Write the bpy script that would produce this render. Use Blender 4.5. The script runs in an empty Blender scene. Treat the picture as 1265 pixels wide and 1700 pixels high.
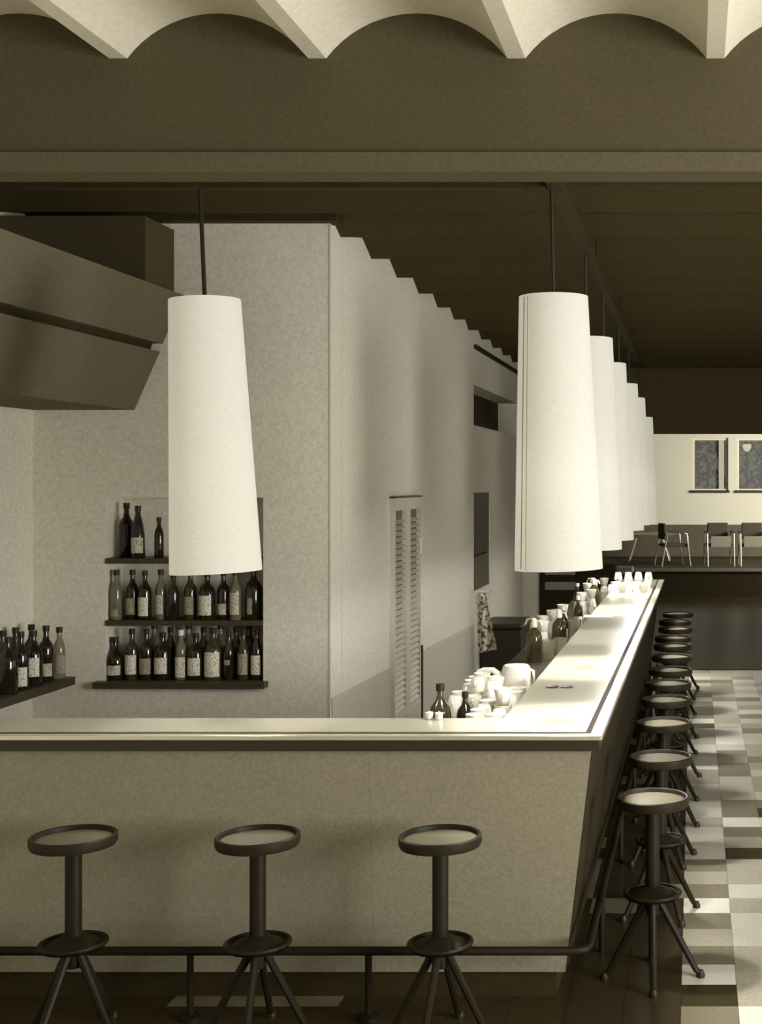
import bpy, math, random
from mathutils import Vector, Matrix

random.seed(7)
S = bpy.context.scene
C = S.collection
PI = math.pi

# ------------------------------------------------------------------ camera
F, VX, VY, E = 2200.0, 1152.0, 798.0, 2.10      # focal length in pixels, vanishing point, eye height
cam_d = bpy.data.cameras.new('camera')
cam = bpy.data.objects.new('camera', cam_d); C.objects.link(cam)
cam.location = (0, 0, E); cam.rotation_euler = (PI/2, 0, 0)
cam_d.sensor_fit = 'VERTICAL'; cam_d.sensor_height = 36.0; cam_d.sensor_width = 36.0*1265/1700
cam_d.lens = 36.0*F/1700
cam_d.shift_x = -(VX-632.5)/1700; cam_d.shift_y = -(850-VY)/1700
cam_d.clip_end = 200
S.camera = cam

# ------------------------------------------------------------------ world, daylight, exposure
S.view_settings.view_transform = 'Standard'; S.view_settings.look = 'None'
S.view_settings.gamma = 1.0; S.view_settings.exposure = 0.0; S.view_settings.use_curve_mapping = False
w = bpy.data.worlds.new('world'); S.world = w; w.use_nodes = True
bg = w.node_tree.nodes['Background']
bg.inputs[0].default_value = (0.98, 0.985, 1.0, 1); bg.inputs[1].default_value = 0.11

def area(name, loc, target, sx, sy, power, col=(.98, .985, 1.0)):
    l = bpy.data.lights.new(name, 'AREA'); l.shape = 'RECTANGLE'; l.size = sx; l.size_y = sy
    l.energy = power; l.color = col
    o = bpy.data.objects.new(name, l); C.objects.link(o); o.location = loc
    o.rotation_euler = (Vector(target)-Vector(loc)).to_track_quat('-Z', 'Y').to_euler()
    return o
# daylight through the tall windows of the right-hand wall, near the viewer; the other two are added fill
area('window_daylight', (4.6, 1.9, 1.75), (-2.0, 5.6, 1.75), 2.6, 2.0, 400)
area('window_daylight_bar', (4.6, 8.6, 1.9), (-2.0, 8.6, 2.4), 6.4, 2.2, 40)  # added fill for walls and floor along the bar, no known window
area('window_daylight_far', (4.6, 23.5, 2.4), (0.4, 27.5, 2.0), 3.0, 1.6, 560)  # invented source, put in to brighten the far wall

# ------------------------------------------------------------------ materials
def lin(c): return tuple((v/255/12.92 if v/255 <= .04045 else ((v/255+.055)/1.055)**2.4) for v in c)
MATS = {}
def mat(name, rgb, rough=.6, metal=0.0, spec=.5, noise=0.0, nscale=60, bump=0.0, bscale=120, trans=0.0, coat=0.0):
    if name in MATS: return MATS[name]
    m = bpy.data.materials.new(name); m.use_nodes = True
    nt = m.node_tree; b = nt.nodes['Principled BSDF']
    c = lin(rgb)
    b.inputs['Base Color'].default_value = (*c, 1)
    b.inputs['Roughness'].default_value = rough; b.inputs['Metallic'].default_value = metal
    b.inputs['Specular IOR Level'].default_value = spec
    b.inputs['Transmission Weight'].default_value = trans
    b.inputs['Coat Weight'].default_value = coat; b.inputs['Coat Roughness'].default_value = .08
    if noise or bump:
        tc = nt.nodes.new('ShaderNodeTexCoord')
        if noise:
            n = nt.nodes.new('ShaderNodeTexNoise'); n.inputs['Scale'].default_value = nscale; n.inputs['Detail'].default_value = 3
            nt.links.new(tc.outputs['Object'], n.inputs['Vector'])
            r = nt.nodes.new('ShaderNodeMapRange'); r.inputs['From Min'].default_value = .3; r.inputs['From Max'].default_value = .7
            r.inputs['To Min'].default_value = 1-noise; r.inputs['To Max'].default_value = 1+noise
            nt.links.new(n.outputs['Fac'], r.inputs['Value'])
            mx = nt.nodes.new('ShaderNodeVectorMath'); mx.operation = 'SCALE'; mx.inputs[0].default_value = c
            nt.links.new(r.outputs[0], mx.inputs['Scale']); nt.links.new(mx.outputs[0], b.inputs['Base Color'])
        if bump:
            n2 = nt.nodes.new('ShaderNodeTexNoise'); n2.inputs['Scale'].default_value = bscale; n2.inputs['Detail'].default_value = 2
            nt.links.new(tc.outputs['Object'], n2.inputs['Vector'])
            bp = nt.nodes.new('ShaderNodeBump'); bp.inputs['Strength'].default_value = bump; bp.inputs['Distance'].default_value = .004
            nt.links.new(n2.outputs['Fac'], bp.inputs['Height']); nt.links.new(bp.outputs[0], b.inputs['Normal'])
    MATS[name] = m
    return m

PL   = mat('plaster_wall', (226, 219, 198), .9, noise=.10, nscale=55, bump=.35, bscale=110, spec=.2)
PLV  = mat('plaster_vault', (210, 203, 181), .85, noise=.06, nscale=45, bump=.2, spec=.2)
LOWP = mat('painted_dado', (200, 192, 170), .75, noise=.07, nscale=70, spec=.25)
BULK = mat('bulkhead_paint', (88, 80, 58), .85, noise=.12, nscale=70, bump=.3, spec=.15)
FASC = mat('bulkhead_fascia', (98, 90, 68), .8, noise=.12, nscale=90, spec=.2)
DARK = mat('dark_stained_wood', (58, 49, 27), .65, noise=.15, nscale=18, spec=.12)
CEIL = mat('dark_ceiling_board', (66, 57, 33), .85, noise=.12, nscale=40, spec=.12)
BLK  = mat('black_enamel', (46, 38, 20), .45, spec=.3)
STL  = mat('stool_metal', (36, 29, 15), .5, spec=.2, noise=.1, nscale=40)
PAD  = mat('stool_seat_pad', (110, 102, 78), .55, noise=.14, nscale=120, spec=.4)
RIM  = mat('stool_seat_rim', (40, 33, 18), .5, spec=.25)
BTOP = mat('bar_top_laminate', (172, 165, 143), .17, noise=.04, nscale=80, spec=.5)
BEDGE= mat('bar_edge_metal', (226, 219, 196), .22, metal=.55, spec=.6)
BGRV = mat('bar_edge_inlay', (36, 29, 15), .7, spec=.1)
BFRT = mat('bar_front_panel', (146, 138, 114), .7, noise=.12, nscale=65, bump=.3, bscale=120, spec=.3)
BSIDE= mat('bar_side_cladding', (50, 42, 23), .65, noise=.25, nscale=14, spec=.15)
SHELF= mat('shelf_wood', (62, 53, 32), .5, noise=.15, nscale=25)
WHT  = mat('white_china', (240, 234, 214), .25, spec=.5)
CLO  = mat('white_linen', (236, 230, 208), .9)
LOUV = mat('louvre_paint', (206, 199, 177), .65)
CARP = mat('dark_far_floor', (48, 40, 22), .35, noise=.2, nscale=8, spec=.1)
CHR  = mat('chair_tube_metal', (190, 182, 156), .3, metal=.6)
CHBK = mat('chair_dark_fabric', (58, 49, 29), .8)
CHGR = mat('chair_grey_panel', (128, 120, 95), .7, noise=.2, nscale=90)
PALE = mat('pale_panel', (172, 164, 137), .6, noise=.15, nscale=60)
GRN  = mat('hedge_leaf', (80, 74, 48), .7, noise=.4, nscale=30)
FARW = mat('far_wall_plaster', (206, 198, 170), .9, noise=.06, nscale=40, spec=.2)

def glass_mat(name, rgb, trans, rough=.08):
    return mat(name, rgb, rough, trans=trans, spec=.6)
GL = [glass_mat('dark_bottle_glass', (44, 36, 20), .25), glass_mat('olive_bottle_glass', (84, 74, 44), .45),
      glass_mat('clear_bottle_glass', (170, 162, 134), .65)]
CLR = glass_mat('clear_tumbler_glass', (226, 220, 198), .8, .03)

def paper_mat(name, paper, ink, scale, thr):
    m = bpy.data.materials.new(name); m.use_nodes = True; nt = m.node_tree; b = nt.nodes['Principled BSDF']
    b.inputs['Roughness'].default_value = .7
    tc = nt.nodes.new('ShaderNodeTexCoord'); n = nt.nodes.new('ShaderNodeTexNoise')
    n.inputs['Scale'].default_value = scale; n.inputs['Detail'].default_value = 1
    nt.links.new(tc.outputs['Object'], n.inputs['Vector'])
    r = nt.nodes.new('ShaderNodeValToRGB'); r.color_ramp.elements[0].position = thr; r.color_ramp.elements[1].position = thr+.08
    r.color_ramp.elements[0].color = (*lin(ink), 1); r.color_ramp.elements[1].color = (*lin(paper), 1)
    nt.links.new(n.outputs['Fac'], r.inputs['Fac']); nt.links.new(r.outputs[0], b.inputs['Base Color'])
    return m
PAPER = [paper_mat('label_paper_white', (232, 226, 204), (170, 162, 135), 120, .40),
         paper_mat('label_paper_grey', (168, 160, 133), (126, 118, 92), 140, .44),
         paper_mat('label_paper_pale', (206, 198, 172), (150, 142, 115), 130, .42)]
TOWEL = paper_mat('spotted_cloth', (214, 207, 182), (92, 84, 60), 26, .42)

def shade_mat():
    m = bpy.data.materials.new('lit_lamp_fabric'); m.use_nodes = True; nt = m.node_tree
    nt.nodes.remove(nt.nodes['Principled BSDF']); out = nt.nodes['Material Output']
    tc = nt.nodes.new('ShaderNodeTexCoord')
    mp = nt.nodes.new('ShaderNodeMapping'); mp.inputs['Scale'].default_value = (60, 60, 220)
    n = nt.nodes.new('ShaderNodeTexNoise'); n.inputs['Scale'].default_value = 1.0; n.inputs['Detail'].default_value = 2
    nt.links.new(tc.outputs['Object'], mp.inputs['Vector']); nt.links.new(mp.outputs[0], n.inputs['Vector'])
    r = nt.nodes.new('ShaderNodeMapRange'); r.inputs['To Min'].default_value = .34; r.inputs['To Max'].default_value = .41
    r.inputs['From Min'].default_value = .3; r.inputs['From Max'].default_value = .7
    nt.links.new(n.outputs['Fac'], r.inputs['Value'])
    e = nt.nodes.new('ShaderNodeEmission'); e.inputs[0].default_value = (1.0, .935, .735, 1)
    nt.links.new(r.outputs[0], e.inputs[1])
    d = nt.nodes.new('ShaderNodeBsdfDiffuse'); d.inputs[0].default_value = (.45, .44, .39, 1)
    a = nt.nodes.new('ShaderNodeAddShader'); nt.links.new(e.outputs[0], a.inputs[0]); nt.links.new(d.outputs[0], a.inputs[1])
    t = nt.nodes.new('ShaderNodeBsdfTranslucent'); t.inputs[0].default_value = (.0009, .00087, .00075, 1)
    a2 = nt.nodes.new('ShaderNodeAddShader'); nt.links.new(a.outputs[0], a2.inputs[0]); nt.links.new(t.outputs[0], a2.inputs[1])
    nt.links.new(a2.outputs[0], out.inputs[0])
    return m
SHADE = shade_mat()
SHIN = mat('lamp_shade_lining', (235, 228, 205), .8)
SEAM = mat('lamp_shade_seam', (176, 168, 140), .8)

TILE = [mat('floor_tile_light', (238, 231, 211), .22, noise=.05, nscale=40, spec=.5),
        mat('floor_tile_pale', (210, 203, 181), .22, noise=.08, nscale=40, spec=.5),
        mat('floor_tile_mid', (178, 170, 147), .22, noise=.10, nscale=40, spec=.5),
        mat('floor_tile_grey', (136, 128, 104), .22, noise=.10, nscale=40, spec=.5),
        mat('floor_tile_dark', (66, 57, 36), .22, noise=.10, nscale=40, spec=.5)]

# ------------------------------------------------------------------ mesh helpers
class MB:
    def __init__(s): s.v = []; s.f = []; s.m = []
    def add(s, vs, fs, mi=0):
        k = len(s.v); s.v += [tuple(v) for v in vs]; s.f += [tuple(i+k for i in f) for f in fs]; s.m += [mi]*len(fs); return s
    def box(s, x0, x1, y0, y1, z0, z1):
        return s.add([(x0,y0,z0),(x1,y0,z0),(x1,y1,z0),(x0,y1,z0),(x0,y0,z1),(x1,y0,z1),(x1,y1,z1),(x0,y1,z1)],
                     [(3,2,1,0),(4,5,6,7),(0,1,5,4),(1,2,6,5),(2,3,7,6),(3,0,4,7)])
    def hexa(s, lo, hi):      # two matching rings of points
        n = len(lo)
        return s.add(list(lo)+list(hi), [tuple(range(n))[::-1], tuple(range(n, 2*n))]+[(i,(i+1)%n,(i+1)%n+n,i+n) for i in range(n)])
    def lathe(s, prof, seg=20, cx=0, cy=0, cz=0, a0=0, a1=2*PI, cap=True):
        full = abs(a1-a0-2*PI) < 1e-6; n = seg if full else seg+1
        vs = []
        for r, z in prof:
            for i in range(n):
                a = a0+(a1-a0)*i/seg; vs.append((cx+r*math.cos(a), cy+r*math.sin(a), cz+z))
        fs = []
        for j in range(len(prof)-1):
            for i in range(seg):
                i2 = (i+1) % n if full else i+1
                fs.append((j*n+i, j*n+i2, (j+1)*n+i2, (j+1)*n+i))
        if cap and full:
            if prof[0][0] > 1e-5: fs.append(tuple(range(n))[::-1])
            if prof[-1][0] > 1e-5: fs.append(tuple(range((len(prof)-1)*n, len(prof)*n)))
        return s.add(vs, fs)
    def tube(s, pts, r, seg=8, closed=False, r2=None):
        pts = [Vector(p) for p in pts]; n = len(pts); rings = []
        for i, p in enumerate(pts):
            a = pts[(i-1) % n] if (closed or i) else p; b = pts[(i+1) % n] if (closed or i < n-1) else p
            t = (b-a).normalized()
            u = t.cross(Vector((0, 0, 1))); u = u.normalized() if u.length > 1e-4 else Vector((1, 0, 0))
            v = t.cross(u); rr = r if r2 is None else r+(r2-r)*i/(n-1)
            rings.append([p+u*rr*math.cos(2*PI*k/seg)+v*rr*math.sin(2*PI*k/seg) for k in range(seg)])
        vs = [q for ring in rings for q in ring]; fs = []
        for i in range(n if closed else n-1):
            j = (i+1) % n
            fs += [(i*seg+k, i*seg+(k+1) % seg, j*seg+(k+1) % seg, j*seg+k) for k in range(seg)]
        if not closed: fs += [tuple(range(seg))[::-1], tuple(range((n-1)*seg, n*seg))]
        return s.add(vs, fs)
    def mesh(s, name, m, smooth=False):
        me = bpy.data.meshes.new(name); me.from_pydata(s.v, [], s.f); me.update()
        import bmesh
        b = bmesh.new(); b.from_mesh(me); bmesh.ops.recalc_face_normals(b, faces=b.faces); b.to_mesh(me); b.free()
        me.materials.append(m)
        if smooth: me.shade_smooth(); me.set_sharp_from_angle(angle=math.radians(38))
        return me
    def build(s, name, m, parent=None, smooth=False, bevel=0):
        o = bpy.data.objects.new(name, s.mesh(name, m, smooth)); C.objects.link(o); o.parent = parent
        if bevel:
            bv = o.modifiers.new('bevel', 'BEVEL'); bv.width = bevel; bv.segments = 2; bv.limit_method = 'ANGLE'
        return o

def tag(o, label, cat, group=None):
    o['label'] = label; o['category'] = cat
    if group: o['group'] = group
    return o
def struct(o, label=None):
    o['kind'] = 'structure'
    if label: o['label'] = label
    return o
def empty(name, loc=(0, 0, 0), rz=0.0):
    o = bpy.data.objects.new(name, None); C.objects.link(o); o.location = loc; o.rotation_euler = (0, 0, rz); o.empty_display_size = .1
    return o
def copy_tree(o, parent=None):
    c = o.copy(); C.objects.link(c); c.parent = parent
    for ch in o.children: copy_tree(ch, c)
    return c
ORD = ['first', 'second', 'third', 'fourth', 'fifth', 'sixth', 'seventh', 'eighth', 'ninth', 'tenth', 'eleventh', 'twelfth']

# ------------------------------------------------------------------ setting: floors
XL, XR, XS, DB = -3.74, 4.75, -2.06, 7.5      # left wall, right wall, service side wall, back wall depth
floor = struct(MB().box(XL, XR, -3.0, 14.8, -.10, -.012).build('floor', mat('tile_grout', (110, 102, 76), .8)), 'polished floor of square tiles in light and dark tones')
T = .2286; tx0, td0 = .177, 5.523
known = {}
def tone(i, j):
    if 4.5 < td0+j*T < 5.5 and i <= -3: return 3 if i in (-9, -8, -10) and j == -1 else 4  # stool shade on the front floor, and a lit patch, set by tile tone
    if i <= -2 and (i, j) not in known and td0+j*T > 4.5: return 4 if random.random() < .85 else 3  # shadow of the bar edge painted into the tile tones
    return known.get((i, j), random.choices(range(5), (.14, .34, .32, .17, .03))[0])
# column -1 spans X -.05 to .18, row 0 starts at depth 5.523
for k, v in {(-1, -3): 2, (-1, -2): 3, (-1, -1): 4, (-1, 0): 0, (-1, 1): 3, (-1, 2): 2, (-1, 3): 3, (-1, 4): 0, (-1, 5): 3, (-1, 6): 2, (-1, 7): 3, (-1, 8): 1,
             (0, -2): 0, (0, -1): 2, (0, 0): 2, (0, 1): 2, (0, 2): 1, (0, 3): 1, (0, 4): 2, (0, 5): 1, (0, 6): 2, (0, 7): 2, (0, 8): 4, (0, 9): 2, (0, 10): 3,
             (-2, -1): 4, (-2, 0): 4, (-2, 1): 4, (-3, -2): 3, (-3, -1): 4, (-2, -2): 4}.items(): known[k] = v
tile_me = []
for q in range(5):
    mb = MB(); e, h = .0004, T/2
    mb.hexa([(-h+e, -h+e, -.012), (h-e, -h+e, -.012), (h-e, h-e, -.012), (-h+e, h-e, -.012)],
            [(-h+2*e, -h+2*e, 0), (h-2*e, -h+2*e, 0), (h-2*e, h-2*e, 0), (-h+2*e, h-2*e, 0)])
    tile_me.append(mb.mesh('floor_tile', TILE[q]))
cand = []; rest = [MB() for _ in range(5)]
for j in range(-37, 41):
    for i in range(-17, 20):
        cx, cd = tx0+(i+.5)*T, td0+(j+.5)*T
        if cx < XL+T/2 or cx > XR-T/2 or cd > 14.8-T/2: continue
        t = tone(i, j)
        y = VY+E*F/cd if cd > .5 else 9e9; px = VX+cx*F/max(cd, .01)
        vis = cd > 4.9 and y < 1725 and -20 < px < 1290 and (cx > -.62 or cd < 5.45)
        cand.append((cd if vis else 1e3+cd, i, j, cx, cd, t))
cand.sort()
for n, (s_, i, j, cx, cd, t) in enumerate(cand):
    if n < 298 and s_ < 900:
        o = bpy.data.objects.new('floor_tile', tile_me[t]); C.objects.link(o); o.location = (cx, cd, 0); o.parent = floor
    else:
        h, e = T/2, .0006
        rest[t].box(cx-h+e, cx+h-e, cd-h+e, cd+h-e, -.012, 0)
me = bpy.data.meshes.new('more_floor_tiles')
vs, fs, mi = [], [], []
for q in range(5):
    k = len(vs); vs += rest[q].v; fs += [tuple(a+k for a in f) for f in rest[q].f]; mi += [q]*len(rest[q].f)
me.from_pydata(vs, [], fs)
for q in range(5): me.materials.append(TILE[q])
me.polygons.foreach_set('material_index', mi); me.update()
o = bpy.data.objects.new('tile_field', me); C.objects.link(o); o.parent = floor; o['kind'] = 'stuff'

struct(MB().box(-6, XR+1, 14.8, 24.0, -.10, -.004).build('floor_far', CARP), 'dark polished floor of the far room')
struct(MB().box(-6, XR+1, 24.0, 28.2, -.10, .50).build('floor_platform', DARK), 'dark raised platform in front of the far wall')
struct(MB().box(-6, XR+1, 23.97, 24.02, .455, .51).build('trim_platform', CHGR), 'pale nosing along the platform edge')

# ------------------------------------------------------------------ setting: vaulted ceiling at the front
DBH = 4.5
vc = struct(MB().box(XL, XR, -3.0, DBH, 3.74, 3.80).build('ceiling_vaulted', PLV), 'white plaster ceiling of small barrel vaults between ribs')
P_, RW, RISE, ZS = .676, .061, .153, 3.534
hc = (P_-RW)/2; RR = (hc*hc+RISE*RISE)/(2*RISE); zc = ZS+RISE-RR
mbv = MB(); n = 18; lo = []; a_ = math.asin(hc/RR)
arc = [(RR*math.sin(-a_+2*a_*k/n), zc+RR*math.cos(-a_+2*a_*k/n)) for k in range(n+1)]
prof = [(-P_/2+RW/2, 3.745)]+arc+[(P_/2-RW/2, 3.745)]
vs = [(x, d, z) for d in (-3.0, DBH) for x, z in prof]; m_ = len(prof)
mbv.add(vs, [(k, k+1, m_+k+1, m_+k) for k in range(m_-1)]+[tuple([k for k in range(m_)]), tuple([m_+k for k in range(m_)][::-1])])
vme = mbv.mesh('vault', PLV, True)
rme = MB().box(-RW/2, RW/2, -3.0, DBH, ZS, 3.745).mesh('rib', PLV)
for k in range(-3, 7):
    xr = -.603+k*P_
    if xr < XL+.05 or xr > XR: continue
    o = bpy.data.objects.new('rib', rme); C.objects.link(o); o.location.x = xr; o.parent = vc
for k in range(-4, 8):
    xv = -.603+(k+.5)*P_
    if xv-P_/2 < XL-.7 or xv > XR+.2: continue
    o = bpy.data.objects.new('vault', vme); C.objects.link(o); o.location.x = xv; o.parent = vc

bh = struct(MB().box(XL, XR, DBH, 4.68, 3.155, 3.80).build('wall_bulkhead', BULK), 'dark bulkhead wall under the vaulted ceiling')
MB().box(XL, XR, DBH-.018, DBH, 3.149, 3.212).build('fascia_board', FASC, bh)

# folded dark ceiling over the bar
fc = struct(MB().box(XL, XR, 4.68, 16.2, 3.66, 3.80).build('ceiling_folded', CEIL), 'dark ceiling of folded boards over the bar')
PB = .73
for k in range(-4, 12):
    d0 = 7.73+k*PB; zz = 3.524-.011*max(0, d0-7.7)
    d1 = d0+PB-.006
    x0 = XL if d0 < DB-.3 else XS-.02
    if d0 < 4.68: continue
    pr = [(d0, zz), (d0+.5, zz+.085), (d1, zz-.005), (d1, 3.67), (d0, 3.67)]
    MB().hexa([(x0, d, z) for d, z in pr], [(XR, d, z) for d, z in pr]).build('ceiling_board', CEIL, fc)
struct(MB().box(XL, XS+.06, DB-.09, DB+.06, 3.555, 3.66).build('trim_ceiling', DARK), 'dark strip where back wall meets ceiling')
struct(MB().box(-6, XR+1, 16.2, 16.5, 2.68, 3.80).build('wall_soffit', mat('soffit_paint', (84, 75, 50), .85, spec=.1)), 'dark dropped soffit at the end of the bar')
struct(MB().box(-6, XR+1, 16.5, 28.2, 3.35, 3.45).build('ceiling_far', DARK), 'dark ceiling of the far room')

# ------------------------------------------------------------------ setting: walls
struct(MB().box(XL-.15, XL, -3.0, 7.8, 0, 3.80).build('wall_left', PL), 'pale plaster wall at the left')
NX0, NX1, NZ0, NZ1 = -3.33, -2.4375, .965, 2.005        # bottle niche
wb = MB()
wb.box(XL, NX0, DB, 7.75, 0, 3.66); wb.box(NX1, XS, DB, 7.75, 0, 3.66)
wb.box(NX0, NX1, DB, 7.75, 0, NZ0-.03); wb.box(NX0, NX1, DB, 7.75, NZ1, 3.66); wb.box(NX0, NX1, 7.72, 7.80, NZ0-.03, NZ1)
struct(wb.build('wall_back', PL), 'pale plaster back wall with a recessed bottle niche')
struct(MB().box(XS-.006, XS+.003, DB-.003, DB+.006, 0, 3.55).build('trim_corner', mat('corner_bead', (206, 198, 172), .8)), 'pale vertical bead on the wall corner')
VD0, VD1, VZ0, VZ1 = 12.4, 15.5, 2.62, 3.0              # high dark opening
RD0, RD1, RZ0, RZ1 = 12.4, 13.38, 1.06, 1.985           # dark recess beside the towel
ws = MB(); xb = XS-.25
ws.box(xb, XS, 7.76, VD0, 0, 3.66)
ws.box(xb, XS, VD0, 16.2, VZ1, 3.66); ws.box(xb, XS, VD1, 16.2, VZ0, VZ1); ws.box(xb, XS, RD0, 16.2, RZ1, VZ0)
ws.box(xb, XS, RD1, 16.2, RZ0, RZ1); ws.box(xb, XS, RD0, 16.2, 0, RZ0)
struct(ws.build('wall_service', PL), 'pale plaster side wall running back behind the bar')
struct(MB().box(xb-.02, xb+.02, VD0-.1, VD1+.1, VZ0-.05, VZ1+.05).build('trim_vent_back', DARK), 'dark back of the high wall opening')
struct(MB().box(XS-.002, XS+.025, VD0, 16.1, 3.335, 3.375).build('trim_high_strip', DARK), 'thin dark strip high on the side wall')
struct(MB().box(XS-.25, -1.89, 16.0, 16.2, 0, 3.40).build('wall_pier', PL), 'pale pier at the end of the side wall')
dz = lambda d: .866+(d-7.5)*(.753-.866)/5  # low slab, darker in tone than the wall, top edge slopes down
struct(MB().hexa([(XS, 7.52, .02), (XS, 12.38, .02), (XS, 12.38, dz(12.38)), (XS, 7.52, dz(7.52))],
          [(XS+.012, 7.52, .02), (XS+.012, 12.38, .02), (XS+.012, 12.38, dz(12.38)), (XS+.012, 7.52, dz(7.52))]).build('trim_dado', LOWP), 'darker dado panel on the side wall')
struct(MB().box(XS, XS+.02, 9.95, 9.985, .02, 1.0-.14).build('trim_dado_joint', DARK), 'thin dark joint in the dado')
# right-hand wall with window openings (beyond the frame, where the daylight comes from)
wr = MB(); wr.box(XR, XR+.2, .6, 28.2, 0, .75); wr.box(XR, XR+.2, .6, 28.2, 3.05, 3.8)
for d0, d1 in ((3.9, 5.2), (12.0, 21.8), (25.2, 28.2)): wr.box(XR, XR+.2, d0, d1, .75, 3.05)
struct(wr.build('wall_right', PL), 'plaster wall with tall windows at the right')

# far wall with two windows
DF = 28.0
def at(px, py, d): return ((px-VX)*d/F, d, E-(py-VY)*d/F)
w1 = (at(1150, 0, DF)[0], at(1209, 0, DF)[0]); w2 = (at(1224, 0, DF)[0], at(1224, 0, DF)[0]+1.0)
wz0, wz1 = at(0, 814, DF)[2], at(0, 727, DF)[2]
wf = MB(); wf.box(-6, w1[0], DF, DF+.2, 0, 3.4); wf.box(w1[1], w2[0], DF, DF+.2, 0, 3.4); wf.box(w2[1], XR+1, DF, DF+.2, 0, 3.4)
for a, b in (w1, w2): wf.box(a, b, DF, DF+.2, 0, wz0); wf.box(a, b, DF, DF+.2, wz1, 3.4)
struct(wf.build('wall_far', FARW), 'bright plaster wall of the far room')
struct(MB().box(-6, XR+1, DF-.03, DF, .5, at(0, 871, DF)[2]).build('wainscot_far', mat('dark_wainscot', (84, 75, 52), .6, noise=.15, nscale=20)), 'dark wainscot under the far windows')
PANE = glass_mat('window_pane_glass', (225, 222, 205), .9, .02)
for q, (a, b) in enumerate((w1, w2)):
    wn = empty(f'window_{q+1}', ((a+b)/2, DF+.1, wz0)); struct(wn, ['narrow far window nearest the lamps', 'wider far window at the right edge'][q])
    h = (b-a)/2; H = wz1-wz0
    fr = MB(); fr.box(-h, -h+.04, -.04, .04, 0, H); fr.box(h-.04, h, -.04, .04, 0, H); fr.box(-h+.04, h-.04, -.04, .04, H-.05, H); fr.box(-h+.04, h-.04, -.04, .04, 0, .03)
    fr.build('window_frame', FARW, wn)
    if q == 0: MB().box(h-.20, h-.09, -.05, .03, .03, H-.05).build('mullion', PALE, wn)
    MB().box(-h+.04, h-.04, .01, .018, .03, H-.05).build('pane', PANE, wn)
    MB().box(-h-.03, h+.03, -.17, -.02, -.05, .0).build('window_sill', DARK, wn)
# hedge and added globe outside the far windows
def hedge(x, d, wd, ht, label):
    o = empty('garden_shrub', (x, d, -.1)); tag(o, label, 'shrub', 'shrubs outside the far windows')
    rnd = random.Random(int(x*100)); mb = MB()
    for _ in range(420):
        u, v, ww = rnd.uniform(-1, 1), rnd.uniform(-1, 1), rnd.random()
        r_ = math.sqrt(max(0, 1-(2*ww-1)**2*.6)); p = Vector((u*wd*r_, v*.45*r_, .4+ww*(ht-.4)))
        t = Vector((rnd.uniform(-1, 1), rnd.uniform(-1, 1), rnd.uniform(-1, 1))).normalized()*rnd.uniform(.06, .13)
        s_ = t.cross(Vector((rnd.random(), rnd.random(), .3))).normalized()*.05
        mb.add([p-t, p+s_, p+t, p-s_], [(0, 1, 2, 3)])
    f_ = mb.build('foliage', GRN, o)
    MB().tube([(0, 0, 0), (.03, 0, ht*.4), (0, .02, ht*.8)], .05, 8, r2=.02).build('stem', DARK, o)
hedge(.30, 30.2, .40, 3.3, 'dark leafy shrub outside the narrow far window')
hedge(1.55, 30.6, .62, 3.1, 'dark leafy shrub outside the wider far window')
gl = empty('garden_lamp', (at(1240, 0, 29.4)[0], 29.4, -.1)); tag(gl, 'small bright garden lamp seen through the wider far window', 'lamp')  # glowing globe made up to stand in for a lamp's reflection
zl = at(0, 743, 29.4)[2]+.1
MB().tube([(0, 0, 0), (0, 0, zl-.09)], .02, 8).build('post', DARK, gl)
m = bpy.data.materials.new('lit_globe'); m.use_nodes = True
m.node_tree.nodes['Principled BSDF'].inputs['Emission Color'].default_value = (1, .94, .8, 1); m.node_tree.nodes['Principled BSDF'].inputs['Emission Strength'].default_value = .8
MB().lathe([(.03, -.09), (.07, -.05), (.10, .02), (.09, .07), (.0, .08)], 14, 0, 0, zl).build('globe', m, gl, True)
struct(MB().box(-8, 8, 28.3, 40, -.4, -.1).build('ground_outside', GRN), 'dark garden ground outside')

# ------------------------------------------------------------------ hood over the left shelf
hd = empty('shelf_hood', (XL, 5.0, 2.5)); tag(hd, 'grey angular two-tier hood high on the left wall', 'hood')
def ext(prof, d0, d1): return MB().hexa([(x-XL, d0-5.0, z-2.5) for x, z in prof], [(x-XL, d1-5.0, z-2.5) for x, z in prof])
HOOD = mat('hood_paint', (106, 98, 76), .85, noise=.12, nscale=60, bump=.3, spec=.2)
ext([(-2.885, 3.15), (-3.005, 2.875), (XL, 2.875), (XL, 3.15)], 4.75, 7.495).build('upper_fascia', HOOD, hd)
ext([(-2.94, 3.15), (XL, 3.15), (XL, 3.518), (-2.94, 3.518)], 7.1, 7.495).build('shaft', mat('hood_shaft_paint', (78, 69, 45), .85, noise=.12, nscale=60, spec=.15), hd)  # dark box painted in for the shaded wall above the hood
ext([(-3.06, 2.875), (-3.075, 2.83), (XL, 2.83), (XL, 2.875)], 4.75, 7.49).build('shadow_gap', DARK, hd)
ext([(-3.02, 2.83), (-3.165, 2.50), (XL, 2.50), (XL, 2.83)], 4.75, 7.495).build('lower_fascia', HOOD, hd)

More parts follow.
